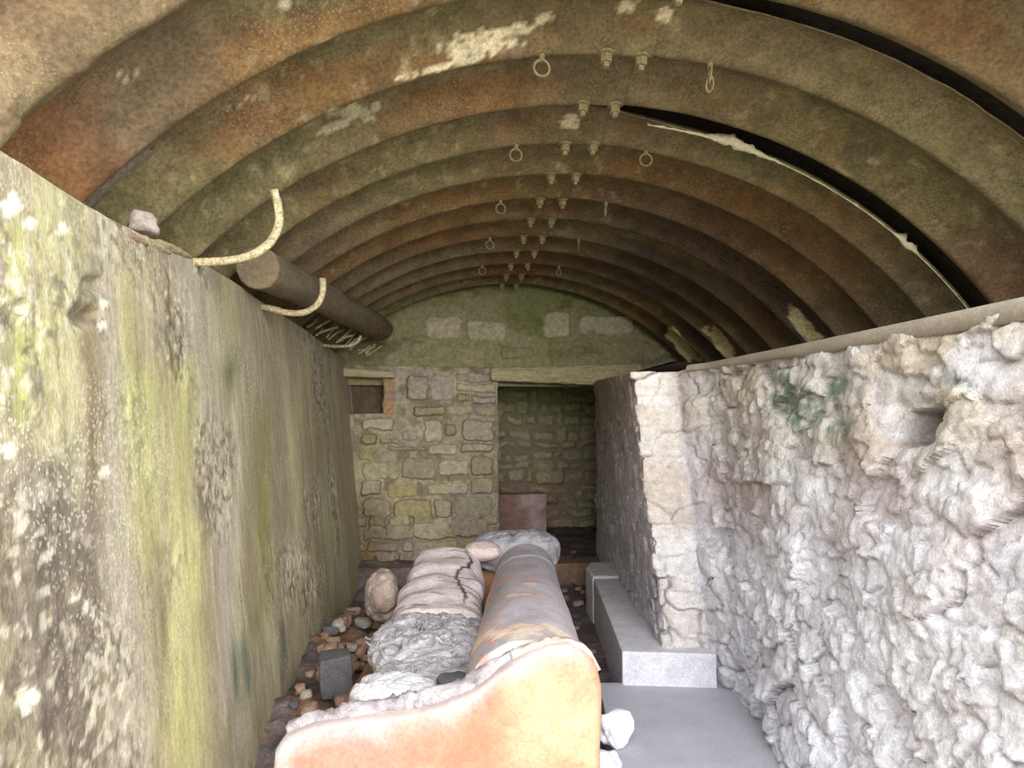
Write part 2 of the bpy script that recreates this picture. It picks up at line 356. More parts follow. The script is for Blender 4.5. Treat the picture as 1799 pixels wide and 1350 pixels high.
# torn lip of steel at the left foot of the first sheet
V = []; tl = np.linspace(-1.0, -.76, 60)
for t in tl:
    yv = edges[2]-.04; x, z = arch(np.array([t]), np.array([yv]), .02); w = .03*(1-abs((t+.88)/.13)**2*.5)*(1+.3*float(vnoise(t*60, 0, 0, 85)))
    for j in range(6):
        V.append((x[0]+math.sin(t)*(-.012*j/5)*1, yv-.01+w*j/5*1.0, z[0]-math.cos(t)*.02*math.sin(j/5*PI)))
o = mesh_obj('torn_lip', np.array(V)-np.array([CX, 0, 0]), gridF(60, 6), surf('lip', (132, 122, 106), n1=(60, .3), n2=(180, .3), bump=.8), None, ceiling)
o.modifiers.new('t', 'SOLIDIFY').thickness = .006
# ================================================================= WALLS
# --- left wall: shuttered concrete, streaked with algae
def lp(px, py):
    d = _f+_r*(px-W/2)/F+_u*(H/2-py)/F; k = 0.0       # top edge lies on x = -.835
    t = -.835/(d[0]-k*d[1]); return CAM+d*t
tp = [lp(*p) for p in [(0, 268), (80, 318), (160, 368), (240, 410), (330, 450), (400, 490), (460, 530), (540, 582), (610, 636)]]
print('left top', [np.round(p, 2).tolist() for p in tp])
path = [(-.66, -.5, -.84, -.5, -.05, tp[0][2]+.03)]
for p in tp: path.append((-.64+.01*min(p[1], 2), p[1], p[0], p[1], -.05, p[2]))
path.append((-.61, max(6.42, tp[-1][1]+.03), tp[-1][0]+.01, max(6.42, tp[-1][1]+.03), -.05, tp[-1][2]))
path = path[::-1]
def dl(s, z, B):
    Y = B[:, 1]
    d = .012*fbm(Y*1.2, z*1.2, 0, 3, 91)+.004*fbm(Y*8, z*5, 0, 3, 93)
    px, py = to_px(B)
    rough = sst(.0, .35, fbm(Y*1.6, z*1.6, 4, 3, 95)+.5*sst(2.4, 1.2, Y)-.1)
    f1, f2, ci = worley(Y*38, z*38, 3)
    d = d+rough*(.0045*(ci-.5)*sst(.5, .2, f1)+.006*fbm(Y*20, z*20, 0, 3, 97))
    for cx, cy, r, h in ((165, 500, 22, -.02), (145, 560, 26, -.02), (205, 830, 0, 0), (45, 1230, 26, -.012), (30, 540, 14, -.02), (190, 730, 8, -.012), (125, 555, 10, -.016)):
        if r: d = d+h*sst(1.0, .5, np.hypot(px-cx, py-cy)/r+.5*fbm(px*.06, py*.06, 0, 3, 99))
    return d, rough
def cl(s, z, P, D, rough):
    Y = P[:, 1]; n = len(Y); px, py = to_px(P)
    c = np.tile(lin((170, 158, 130)), (n, 1)); w = .05*fbm(Y*3, z*.6, 0, 3, 101)
    for k, (fq, colr, lo, hi, am) in enumerate([(3.2, (190, 184, 138), .05, .45, .75), (5.5, (172, 158, 134), .1, .4, .7), (9, (206, 200, 160), .1, .45, .6), (14, (160, 152, 116), .15, .5, .5), (4, (190, 182, 164), .1, .45, .6), (22, (216, 208, 172), .2, .5, .45), (7, (138, 124, 104), .25, .5, .4)]):
        m = fbm((Y+w)*fq, z*.35*fq**.3, k*7.7, 4, 103+k)
        c = mixc(c, colr, sst(lo, hi, m)*am)
    def streak(cx, y0, y1, wd_, colr, am):
        t = np.clip((py-y0)/(y1-y0), 0, 1); xx = cx+8*fbm(py*.01, py*0, cx, 2, 7)
        m = np.exp(-((px-xx)/wd_)**2)*sst(y0-25, y0+40, py)*sst(y1+60, y1-60, py)*(1+.5*fbm(px*.08, py*.01, 0, 3, 9))
        return mixc(c, colr, np.clip(m*am, 0, 1))
    c = streak(315, 620, 1350, 26, (208, 204, 138), .75); c = streak(255, 640, 1000, 30, (190, 188, 122), .6)
    c = streak(345, 900, 1330, 22, (212, 206, 144), .7); c = streak(290, 950, 1180, 9, (140, 132, 96), .7)
    c = streak(30, 380, 760, 26, (184, 184, 118), .7); c = streak(50, 560, 640, 30, (158, 162, 96), .5)
    c = streak(225, 460, 780, 16, (194, 192, 122), .5); c = streak(160, 520, 900, 22, (146, 128, 100), .8)
    c = streak(415, 640, 1000, 9, (214, 204, 180), .7); c = streak(390, 900, 1250, 14, (196, 184, 170), .6)
    c = streak(150, 880, 1400, 45, (120, 108, 98), .7); c = streak(560, 640, 1100, 12, (150, 136, 104), .6); c = streak(525, 640, 1150, 10, (206, 196, 150), .5); c = streak(460, 700, 1100, 14, (150, 150, 84), .6); c = streak(90, 800, 1300, 55, (112, 100, 94), .85)
    c = streak(430, 1110, 1230, 8, (112, 126, 108), .9); c = streak(415, 1120, 1230, 5, (112, 126, 108), .9); c = streak(405, 620, 690, 12, (110, 118, 80), .8)
    c = streak(495, 1080, 1180, 5, (110, 116, 100), .8)
    sp = sst(.12, .35, fbm(Y*46, z*46, 0, 3, 121)+.5*fbm(Y*5, z*5, 1, 3, 122)); 
    c = mixc(c, (220, 212, 188), sp*rough*.75)
    c = mixc(c, (108, 98, 84), sst(.1, .35, fbm(Y*40, z*34, 5, 3, 123)+.5*fbm(Y*6, z*4, 1, 3, 124))*rough*.75)
    for cx, cy, r in ((20, 362, 22), (52, 390, 14), (108, 405, 12), (180, 533, 10), (182, 572, 8), (45, 1230, 22), (15, 790, 12), (185, 830, 10)):
        c = mixc(c, (236, 230, 206), sst(1.1, .7, np.hypot(px-cx, py-cy)/r+.6*fbm(px*.08, py*.08, 0, 3, 125)))
    return c
swept_wall('wall_left', path, .0095, .0095, dl, cl, 'concrete_streaked', ledge=.9)
# --- right wall: rubble with rough lime render, a thick end pier and the flank running back to the doorway
ZR = 1.607
rp = [(1.13, -.5, 1.50, -.5), (1.10, .5, 1.44, .5), (1.12, 1.6, 1.37, 1.6), (1.18, 2.34, 1.31, 2.34), (1.34, 2.95, 1.24, 2.98), (1.335, 3.06, 1.19, 3.10), (1.31, 3.12, 1.15, 3.17), (1.15, 3.15, .99, 3.20), (1.105, 3.17, .95, 3.22),
      (1.10, 3.23, .955, 3.27), (1.25, 4.4, 1.15, 4.4), (1.52, 6.42, 1.52, 6.42), (1.56, 6.48, 1.56, 6.48), (2.6, 6.5, 2.6, 6.5)]
path = [(*p, -.05, ZR if i < 6 else (ZR-.015 if i < 10 else (ZR+.06 if i == 10 else 1.79))) for i, p in enumerate(rp)]
_, PS = resample(path, .0085)
SPIL = 0
for i in range(6): SPIL += math.hypot(rp[i+1][0]-rp[i][0], rp[i+1][1]-rp[i][1])
def dr(s, z, B):
    w1 = fbm(s*3, z*3, 0, 3, 131); w2 = fbm(s*3, z*3, 9, 3, 133); w3 = fbm(s*13, z*13, 3, 3, 134); w4 = fbm(s*13, z*13, 8, 3, 136)
    u = s+.15*z
    f1, f2, ci, (ax, az) = worley(u*6.2+w1*.7+w3*.12, z*8.2+w2*.7+w4*.12, 11, True)
    g1, g2, di, (bx2, bz2) = worley(u*14+w2*.8+w4*.25, z*19+w1*.8+w3*.25, 13, True)
    e = sst(0, .16, f2-f1); e2 = sst(0, .25, g2-g1)
    ren = sst(-.15, .25, fbm(s*1.1, z*1.1, 0, 3, 135))
    main = sst(SPIL+.02, SPIL-.12, s)
    pil = sst(SPIL-.02, SPIL+.05, s)*sst(SPIL+.25, SPIL+.22, s)
    am = main + 1.0*pil*.6 + .5*(1-main)*(1-pil)
    t1 = np.modf(ci*91.7)[0]-.5; t2 = np.modf(ci*37.3)[0]-.5; t3 = np.modf(di*91.7)[0]-.5; t4 = np.modf(di*37.3)[0]-.5
    d = .075*(ci-.5)+.07*(t1*ax+t2*az-.25*np.abs(ax))-.018*(1-e)*(1-ren)
    d = d+.034*(di-.5)+.036*(t3*bx2+t4*bz2)-.006*(1-e2)
    d = d+.05*fbm(u*2.2, z*1.8, 0, 3, 137)
    rd = 1-np.abs(fbm(u*9+w1, z*3.4+w2, 3, 5, 139, .6)); d = d+.022*(rd-.8)
    d = d+.009*fbm(s*30, z*22, 0, 4, 141, .6)
    crack = sst(.075, .015, f2-f1)*sst(-.05, .25, fbm(s*2.5, z*2.5, 4, 3, 145)); d = d-.03*crack
    d = d*am*.60
    Y = B[:, 1]; 
    hole = sst(.085, .07, np.abs(Y-1.76)+.02*fbm(z*20, Y*20, 0, 2, 143))*sst(.056, .046, np.abs(z-1.315+.1*(Y-1.76)))*(B[:, 0] > 1)
    d = d-.12*hole-.02*sst(.14, .09, np.abs(Y-1.76))*sst(.1, .06, np.abs(z-1.315))
    d = d*sst(ZR+.05, ZR-.06, z*(s < SPIL))                # level out below the coping
    mort = (1-e)
    for cz_ in (1.47, 1.18, .86, .55): d = d-.012*pil*sst(.012, .003, np.abs(z-cz_))
    return d, (e, e2, ci, di, ren, hole, pil, main, crack)
def cr(s, z, P, D, aux):
    e, e2, ci, di, ren, hole, pil, main, crack = aux
    px, py = to_px(P); n = len(px)
    c = np.tile(lin((240, 240, 248)), (n, 1))
    c = mixc(c, (208, 198, 186), sst(.45, .8, ci)*.35*(1-ren)); c = mixc(c, (208, 202, 212), sst(.35, .1, ci)*.5)
    c = mixc(c, (226, 226, 232), sst(.55, .9, di)*.6)
    a = fbm(P[:, 1]*2+P[:, 0]*2, z*2, 0, 4, 151)
    c = mixc(c, (190, 186, 196), sst(.05, .4, a)*.4)
    up = sst(.95, 1.35, z+.25*a)
    c = mixc(c, (186, 174, 152), up*.5); c = mixc(c, (190, 172, 138), up*sst(.3, .7, ci)*sst(-.1, .3, -a)*.6)
    c = mixc(c, (176, 146, 132), sst(.0, .35, fbm(P[:, 1]*3, z*3, 5, 3, 153))*sst(.7, 1.1, z)*sst(1.5, 1.25, z)*.4)
    for cx, cy, rx, ry in ((1415, 720, 45, 55), (1375, 700, 24, 50), (1475, 700, 26, 40), (1700, 668, 55, 22), (1480, 760, 50, 30), (1620, 1100, 0, 0)):
        if rx: c = mixc(c, (122, 136, 120), sst(1.1, .4, np.hypot((px-cx)/rx, (py-cy)/ry)+.7*fbm(px*.03, py*.03, 0, 4, 155))*.9*sst(-.25, .2, fbm(px*.07, py*.07, 0, 4, 156)))
    for cx, cy, rx, ry in ((1725, 640, 50, 62), (1150, 705, 32, 12), (1200, 1090, 60, 60)):
        c = mixc(c, (238, 234, 238), sst(1.1, .5, np.hypot((px-cx)/rx, (py-cy)/ry)+.5*fbm(px*.03, py*.03, 0, 4, 157))*.8)
    fl = (1-main)*(1-pil)
    c = mixc(c, (176, 168, 174), fl*.6); c = mixc(c, (146, 132, 112), fl*sst(1.2, 1.6, z)*.6)
    c = mixc(c, (204, 196, 188), pil*.6); c = mixc(c, (190, 172, 152), pil*sst(.08, .0, np.abs(z-1.0)-.12)*.4)
    c = mixc(c, (168, 160, 160), (1-e)*.35*(1-ren*.7))
    c = mixc(c, (120, 112, 116), crack*.6); c = mixc(c, (112, 100, 96), hole*.8)
    return c
swept_wall('wall_right', path[::1], .0085, .0085, dr, cr, 'rubble', ledge=1.9)
# smooth cement coping along the head of the right wall
V = []; n = 0
for yv in np.linspace(-.5, 3.1, 120):
    x = float(np.interp(yv, [p[3] for p in rp[:6]], [p[2] for p in rp[:6]])); th_ = .018+.03*float(sst(3.1, 1.0, yv))+.004*float(fbm(yv*6, 0, 0, 3, 161)); j = .003*float(fbm(yv*9, 3, 0, 3, 163))
    for a, b in ((.02, -th_-.004), (-.012+j, -th_), (-.016+j, -.008), (-.008, .012), (.05, .014), (.12, .012)): V.append((x+a, yv, ZR+b))
    n += 1
struct(mesh_obj('trim_1', V, gridF(n, 6, False), 'coping'))
# --- end wall: stone pier with niche left of the doorway
YE = 6.36
crop = [(235,215,305,435,'o'),(660,180,890,238),(660,243,890,298),(660,303,745,348),(750,312,895,360),(410,372,605,432),(615,362,760,430),(765,366,895,428),(470,450,585,582),(590,470,660,540),(690,450,880,578),(110,530,205,600),(340,510,435,578),(215,560,335,600),(500,588,670,656),(260,604,490,632),(680,584,870,642),(100,606,190,690),(120,690,340,797),(345,665,550,790),(555,680,735,772),(740,660,872,770),(110,795,235,888),(265,820,440,897,'y'),(490,810,730,886),(735,780,872,882),(120,900,280,1012),(295,905,520,1020,'y'),(527,910,635,1010),(640,890,865,1000),(165,1022,245,1112),(250,1030,400,1142),(402,1022,620,1142),(622,1010,850,1122),(130,1160,270,1250,'o'),(275,1150,400,1232),(405,1150,640,1225),(645,1130,860,1222),(110,440,300,512),(370,190,500,345,'p'),(505,190,650,345,'p'),(120,1260,330,1400),(340,1245,600,1400),(610,1235,860,1400)]
STN = []
for r in crop:
    a = at(600+r[0]*.3059, 600+r[1]*.3059, YE); b = at(600+r[2]*.3059, 600+r[3]*.3059, YE); STN.append((a[0], b[2], b[0], a[2], r[4] if len(r) > 4 else ''))
zz = .02
while zz < .5:                                             # courses hidden low down behind the couch
    h = random.uniform(.08, .13); xx = -.8
    while xx < .58: w = random.uniform(.12, .3); STN.append((xx+.006, zz, min(xx+w-.006, .585), zz+h-.012, '')); xx += w
    zz += h
def stones_field(x, z, L_, amp=.03, soft=.022, seed=0):
    wx = x+.022*fbm(x*9, z*9, 0, 3, seed+1)+.008*fbm(x*40, z*40, 0, 2, seed+3); wz = z+.022*fbm(x*9, z*9, 7, 3, seed+2)+.008*fbm(x*40, z*40, 4, 2, seed+4)
    h = np.zeros_like(x); idx = np.full(x.shape, -1)
    for i, (x0, z0, x1, z1, *_k) in enumerate(L_):
        rx, rz = (x1-x0)/2, (z1-z0)/2; dx = rx-np.abs(wx-(x0+x1)/2); dz_ = rz-np.abs(wz-(z0+z1)/2)
        r = min(rx, rz)*.55; qx = np.maximum(r-dx, 0); qz = np.maximum(r-dz_, 0)
        dist = np.where((dx > 0) & (dz_ > 0), r-np.hypot(qx, qz), -1); hh = sst(0, soft, dist)*(.35+.95*((i*37 % 17)/17))
        m = hh > h; h = np.where(m, hh, h); idx = np.where(m, i, idx)
    return h*amp, idx
A = at(620, 663, YE); Bn = at(672, 727, YE); NX0, NX1, NZ1, NZ0 = A[0]-.2, Bn[0], A[2], Bn[2]
def de(s, z, B):
    x = B[:, 0]; fr = B[:, 1] < YE+.001
    h, idx = stones_field(x, z, STN, .05, .02, 3)
    d = np.where(fr, h-.012, 0)+.012*fbm(x*5+s*2, z*5, 0, 3, 171)+.006*fbm(s*24, z*24, 0, 3, 173)
    ni = sst(.0, .014, x-NX0)*sst(.0, .014, NX1-x+.012*fbm(z*14, x*3, 0, 2, 174))*sst(0, .014, z-NZ0)*sst(0, .014, NZ1-z)*fr
    return d-.24*ni, (idx, h, ni)
def ce(s, z, P, D, aux):
    idx, h, ni = aux; x = P[:, 0]; n = len(x)
    c = np.tile(lin((162, 152, 128)), (n, 1)); c = mixc(c, (188, 178, 154), sst(0, .4, fbm(x*6, z*6, 0, 4, 175))*.6)
    pal = [(176, 166, 138), (160, 148, 122), (186, 178, 152), (152, 140, 112), (170, 158, 138), (150, 146, 104)]
    for k in range(6): c = mixc(c, pal[k], ((idx >= 0) & (idx % 6 == k))*.75*sst(0, .012, h))
    kinds = np.array([t[4] for t in STN]+['']); kk = kinds[idx]
    c = mixc(c, (176, 126, 84), (kk == 'o')*.7*sst(0, .012, h)); c = mixc(c, (180, 162, 118), (kk == 'y')*.6*sst(0, .012, h)); c = mixc(c, (184, 176, 152), (kk == 'p')*.5)
    c = mixc(c, (158, 150, 114), sst(.05, .4, fbm(x*3, z*3, 5, 4, 177))*.45); c = mixc(c, (150, 140, 142), sst(.0, .35, fbm(x*4, z*4, 9, 4, 179))*.4)
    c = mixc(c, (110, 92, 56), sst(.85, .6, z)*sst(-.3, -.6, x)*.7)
    c = mixc(c, (112, 98, 72), sst(.006, .0, h)*sst(-.1, .3, fbm(x*10, z*10, 3, 3, 181))*.6)
    c = mixc(c, (84, 70, 52), ni*.85)  # niche interior darkened, its shade painted into the stone colour
    return c
path = [(-1.05, YE, -1.05, YE, -.05, 1.93), (.592, YE, .575, YE, -.05, 1.90), (.60, YE+.012, .583, YE+.012, -.05, 1.90), (.60, YE+.6, .583, YE+.6, -.05, 1.90)]
# travel left-to-right means the left normal points away: flip by reversing
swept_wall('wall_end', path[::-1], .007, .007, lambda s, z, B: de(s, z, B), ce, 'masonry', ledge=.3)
# --- gable above
GS = []
for r in ((748,555,812,597),(820,563,888,601),(953,547,1002,594),(1015,553,1112,592),(960,600,1040,628),(880,608,940,632),(760,604,860,632),(1050,600,1120,632),(890,560,945,590),(1120,600,1180,630),(720,600,752,628)):
    a = at(r[0], r[1], 6.5); b = at(r[2], r[3], 6.5); GS.append((a[0], b[2], b[0], a[2], ''))
gx, gz = np.meshgrid(np.arange(-1.6, 3.0, .012), np.arange(1.30, 2.80, .012), indexing='ij'); sh = gx.shape; gx = gx.ravel(); gz = gz.ravel()
h, idx = stones_field(gx, gz, GS, .055, .02, 21)
big = idx < 4
h = np.where(big, h, h*.45)
d = h+.02*fbm(gx*3, gz*3, 0, 4, 183)+.008*fbm(gx*20, gz*20, 0, 3, 185)
c = np.tile(lin((146, 140, 104)), (len(gx), 1)); c = mixc(c, (120, 124, 74), sst(-.1, .35, fbm(gx*2.2, gz*3, 0, 4, 187)+1.2*(gz-2.25))*.75)
c = mixc(c, (158, 150, 120), sst(.0, .4, fbm(gx*5, gz*5, 0, 4, 189)-.6*(gz-2.05))*.7); c = mixc(c, (190, 182, 152), big*(h > .008)*.75*(idx >= 0)); c = mixc(c, (78, 66, 44), sst(.2, .5, fbm(gx*4, gz*11, 3, 4, 191))*.4)
gf = gridF(*sh); ctr = gf[:, 0]; gf = gf[~((gz[ctr] < 1.74) & (gx[ctr] < 1.56))]
struct(mesh_obj('wall_gable', np.stack([gx, 6.5-d, gz], 1), gf, 'masonry', c))
# --- lintels
def beam(name, x0, x1, y0, y1, zb0, zt0, zb1, zt1, mat, noise, label, seed):
    nx, ns = int((x1-x0)/.012), 40; V = []
    for i in range(nx+1):
        t = i/nx; x = x0+(x1-x0)*t; zb = zb0+(zb1-zb0)*t; zt = zt0+(zt1-zt0)*t
        k = 1 if 0 < i < nx else .0
        for j in range(ns):
            a = 2*PI*j/ns; ca, sa = math.cos(a), math.sin(a); e = .28
            u = abs(ca)**e*(1 if ca > 0 else -1); v = abs(sa)**e*(1 if sa > 0 else -1)
            g = noise*float(fbm(x*9, j*.5 if j < ns/2 else (ns-j)*.5, 0, 3, seed))
            V.append((x, (y0+y1)/2+(u*(y1-y0)/2+u*g)*k, (zb+zt)/2+(v*(zt-zb)/2+v*g)*k))
    o = mesh_obj(name, V, gridF(nx+1, ns, False, closev=True), mat); tag(o, label, 'lintel'); return o
a0 = at(878, 669, 6.3); a1 = at(1110, 677, 6.3); a2 = at(878, 650, 6.3); a3 = at(1110, 642, 6.3)
beam('door_lintel', .50, 1.95, 6.27, 6.49, a0[2], a2[2]+.01, a1[2]-.02, a3[2]+.02, 'timber', .014, 'weathered grey timber lintel spanning the dark doorway in the end wall', 201)
b0 = at(616, 662, 6.28); b1 = at(700, 664, 6.28)
beam('niche_lintel', -.86, -.36, 6.28, 6.5, b0[2], b0[2]+.085, b1[2]-.005, b1[2]+.06, surf('pale_timber', (182, 168, 134), n1=(12, .2), n2=(60, .25), stretch=(.4, 3, 3), bump=.7), .006, 'pale short lintel bar over the small square niche', 203)
# --- back room seen through the doorway
BS = []; zz = .12; random.seed(11)
while zz < 2.1:
    h_ = random.uniform(.09, .17); xx = -.4
    while xx < 3.2: w = random.uniform(.10, .34); BS.append((xx+.008, zz, xx+w-.008, zz+h_*random.uniform(.7, 1.25)-.014, '')); xx += w
    zz += h_
bx_, bz_ = np.meshgrid(np.arange(-.4, 3.3, .013), np.arange(0, 2.15, .013), indexing='ij'); sh = bx_.shape; bx_ = bx_.ravel(); bz_ = bz_.ravel()
h, idx = stones_field(bx_+.05*fbm(bx_*4, bz_*4, 0, 2, 33), bz_+.06*fbm(bx_*4, bz_*4, 5, 2, 34), BS, .06, .03, 31)
d = h+.03*fbm(bx_*4, bz_*4, 0, 4, 211)
c = np.tile(lin((150, 140, 118)), (len(bx_), 1)); c = mixc(c, (206, 196, 164), sst(0, .03, h)*.6); c = mixc(c, (180, 172, 124), (idx % 5 == 1)*sst(0, .02, h)*.6)
c = mixc(c, (160, 130, 116), sst(0, .3, fbm(bx_*2, bz_*2, 3, 3, 213))*sst(1.0, .6, bz_)*.5); c = mixc(c, (150, 160, 84), sst(1.2, 1.9, bz_)*.5)
struct(mesh_obj('wall_back', np.stack([bx_, 8.32-d, bz_], 1), gridF(*sh), 'masonry', c))
def quadwall(name, x0, y0, x1, y1, z0, z1, colr, flip=False):
    n = 60; t, z = np.meshgrid(np.linspace(0, 1, n), np.linspace(z0, z1, n), indexing='ij'); t = t.ravel(); z = z.ravel()
    ln = math.hypot(x1-x0, y1-y0); nx, ny = -(y1-y0)/ln, (x1-x0)/ln; d = .03*fbm(t*8, z*6, 0, 4, 221)
    P = np.stack([x0+(x1-x0)*t+nx*d, y0+(y1-y0)*t+ny*d, z], 1); c = np.tile(lin(colr), (len(t), 1)); return struct(mesh_obj(name, P, gridF(n, n, flip), 'masonry', c))
quadwall('wall_back_left', .45, 6.9, .1, 8.4, 0, 2.1, (130, 118, 92)); quadwall('wall_back_right', 2.75, 6.4, 3.0, 8.4, 0, 2.1, (130, 118, 92))
n = 50; X_, Y_ = np.meshgrid(np.linspace(-.2, 3.1, n), np.linspace(6.56, 8.45, n), indexing='ij'); X_ = X_.ravel(); Y_ = Y_.ravel()
struct(mesh_obj('ceiling_back', np.stack([X_, Y_, 1.96+.03*fbm(X_*4, Y_*4, 0, 3, 225)], 1), gridF(n, n), 'masonry', np.tile(lin((92, 84, 66)), (n*n, 1))))
# ================================================================= FLOOR
fx, fy = np.meshgrid(np.arange(-1.0, 3.0, .018), np.arange(-.6, 8.4, .018), indexing='ij'); sh = fx.shape; fx = fx.ravel(); fy = fy.ravel()
z = .022*fbm(fx*3, fy*3, 0, 4, 231)+.014*fbm(fx*18, fy*18, 0, 3, 233)
heap = sst(-.12, -.5, fx)*sst(2.2, 2.9, fy)*sst(4.9, 4.2, fy); z = z+heap*(.17+.06*fbm(fx*5, fy*5, 0, 3, 235))
z = z+.15*sst(5.92, 5.99, fy)
c = np.tile(lin((124, 112, 110)), (len(fx), 1)); c = mixc(c, (160, 146, 140), sst(.05, .3, fbm(fx*9, fy*9, 0, 4, 237))*.6); c = mixc(c, (76, 68, 68), sst(.05, .35, fbm(fx*7, fy*7, 5, 4, 239))*.6)
c = mixc(c, (150, 108, 80), heap*sst(-.1, .3, fbm(fx*6, fy*6, 8, 3, 241))*.7)
z = z-.04*sst(1.5, 1.0, fy)
struct(mesh_obj('floor', np.stack([fx, fy, z], 1), gridF(*sh), 'earth', c))
gx = surf('daylit_ground', (150, 145, 130))
struct(prism('ground_outside', [(-8, -12), (8, -12), (8, -.55), (-8, -.55)], -.4, -.06, 'stone', None, 0)).data.materials[0] = gx
bx2_, bz2_ = np.meshgrid(np.arange(-12, -.8, .15), np.arange(-.2, 2.9, .15), indexing='ij'); sh = bx2_.shape; bx2_ = bx2_.ravel(); bz2_ = bz2_.ravel()  # unseen bank added left of the opening to darken the right ceiling
struct(mesh_obj('added_shade_bank', np.stack([-1.9-.3*bz2_+.15*fbm(bx2_*2, bz2_*2, 0, 3, 801), bx2_, bz2_], 1), gridF(*sh, True), 'earth', np.tile(lin((92, 84, 60)), (len(bx2_), 1))))
# door step, slab, kerb
tag(prism('door_step', [(.60, 5.86), (1.40, 5.80), (1.47, 6.1), (.60, 6.12)], .0, .19, 'stone', None, .015, .012, 3, 3), 'low reddish stone step across the foot of the doorway', 'step')
SL = at_z(1052, 1201, .15); SR = at_z(1275, 1199, .15)
tag(prism('floor_slab', [(.56, .9), (1.22, .9), (1.24, 2.2), (SR[0]+.03, SR[1]), (SL[0], SL[1]+.01), (.62, 2.3)], -.02, .15, 'slab', None, .006, .002, 2, 5), 'smooth grey concrete slab on the floor at the foot of the right wall', 'slab')
K0 = at_z(1093, 1145, .30); K1 = at_z(1035, 1012, .30); K2 = at_z(1248, 1150, .30)
tag(prism('kerb_block', [(K0[0], K0[1]), (K2[0]+.03, K2[1]), (1.30, 3.9), (1.33, K1[1]-.1), (K1[0]+.01, K1[1]-.1)], -.02, .30, 'kerb', None, .008, .004, 3, 7), 'long pale concrete kerb under the right pier, its white end facing the opening', 'kerb')
tag(prism('kerb_stone', [(K1[0]+.0, K1[1]-.09), (1.34, K1[1]-.09), (1.40, K1[1]+.4), (1.18, K1[1]+.42), (K1[0]+.02, K1[1]+.2)], -.02, .315, 'kerb', None, .02, .008, 3, 8), 'rounded grey stone closing the far end of the concrete kerb', 'stone')
# ================================================================= COUCH
u7 = math.radians(7.0); O = np.array([.478, 2.0, 0.0])
couch = empty('couch', (O[0], O[1], 0), -u7)
tag(couch, 'decayed couch with orange-tan end panel and scuffed grey rolled backrest', 'couch')
# local axes: +y along the couch away from the opening, -x towards the seat front (left)
pan = [(0, .0), (0.006, .30), (.010, .555), (.000, .60), (-.012, .635), (-.040, .664), (-.085, .682), (-.13, .680), (-.19, .664), (-.24, .640), (-.29, .605), (-.34, .565), (-.40, .533), (-.48, .507), (-.58, .492), (-.68, .478), (-.78, .460), (-.86, .440), (-.915, .415), (-.945, .37), (-.952, .30), (-.95, .0)]
def rounded_panel(y0, y1, name, colf, pts=pan, bulge=.014, r=.03, seed=0, mat='leather'):
    P = np.array(pts); Q = []
    for i in range(len(P)-1):
        k = max(1, int(np.hypot(*(P[i+1]-P[i]))/.02)); Q += [P[i]+(P[i+1]-P[i])*j/k for j in range(k)]
    Q.append(P[-1]); P = np.array(Q); n = len(P); cen = np.array([P[:, 0].mean(), .28])
    rings = []
    prof = [(y0-.0, -1.0)]
    V = []; cx0 = cen
    def ring(y, inset, bl=0):
        out = []
        for p in P:
            dv = p-cx0; L_ = np.hypot(*dv); q = cx0+dv*(L_-inset)/L_; q[1] = max(q[1], 0 if inset == 0 else 0.0)
            out.append((q[0], y-bl*float(fbm(q[0]*5, q[1]*5, 0, 3, seed)+.6), q[1]))
        return out
    ins = [.9, .7, .5, .35, .22, .12, .06]
    R_ = []
    maxL = np.hypot(*(P-cx0).T)
    def ringf(y, f, bl): 
        out = []
        for p in P:
            q = cx0+(p-cx0)*f; out.append((q[0], y-bl*float(fbm(q[0]*5, q[1]*5, 0, 3, seed)+.6), q[1]))
        return out
    for f in (.02, .2, .4, .6, .75, .86, .92): R_.append(ringf(y0, f, bulge))
    for a in np.linspace(0, PI/2, 6)[0:]: R_.append(ringf(y0+r*(1-math.sin(a)) if False else y0+r*(1-math.cos(a)), .945+.055*math.sin(a), bulge*(1-a/(PI/2))))
    for yy in np.linspace(y0+r, y1-r, 4)[1:]: R_.append(ringf(yy, 1, 0))
    for a in np.linspace(PI/2, 0, 6)[1:]: R_.append(ringf(y1-r*(1-math.cos(a)), .945+.055*math.sin(a), 0))
    for f in (.75, .4, .02): R_.append(ringf(y1, f, 0))
    V = np.array([v for q in R_ for v in q])
    V = V+.004*np.stack([fbm(V[:, 0]*8, V[:, 2]*8, V[:, 1]*8, 3, seed+1), V[:, 0]*0, fbm(V[:, 0]*8, V[:, 2]*8, V[:, 1]*8, 3, seed+2)*2.5], 1)
    V[:, 2] = np.maximum(V[:, 2], 0)
    return mesh_obj(name, V, gridF(len(R_), n, False, closev=True), mat, colf(V), couch)
def pcol(V):
    x, y, z = V.T; n = len(x); c = np.tile(lin((184, 132, 106)), (n, 1))
    c = mixc(c, (212, 176, 142), sst(-.2, .4, fbm(x*4, z*4, 0, 3, 251)+1.4*(x+.32))*.85); c = mixc(c, (196, 168, 160), sst(-.35, -.8, x)*.4)
    c = mixc(c, (184, 130, 102), sst(.0, .4, fbm(x*5+3, z*7, 0, 3, 253))*.5)
    top = np.interp(-x, [-p[0] for p in pan[3:]], [p[1] for p in pan[3:]]); e = top-z
    c = mixc(c, (190, 178, 178), sst(.075, .015, e+.04*fbm(x*14, z*14, 0, 3, 255))*sst(.02, -.1, x)*.85); c = mixc(c, (226, 226, 232), sst(-.88, -.94, x)*.5)
    return c
rounded_panel(0, .11, 'end_panel', pcol, seed=261)
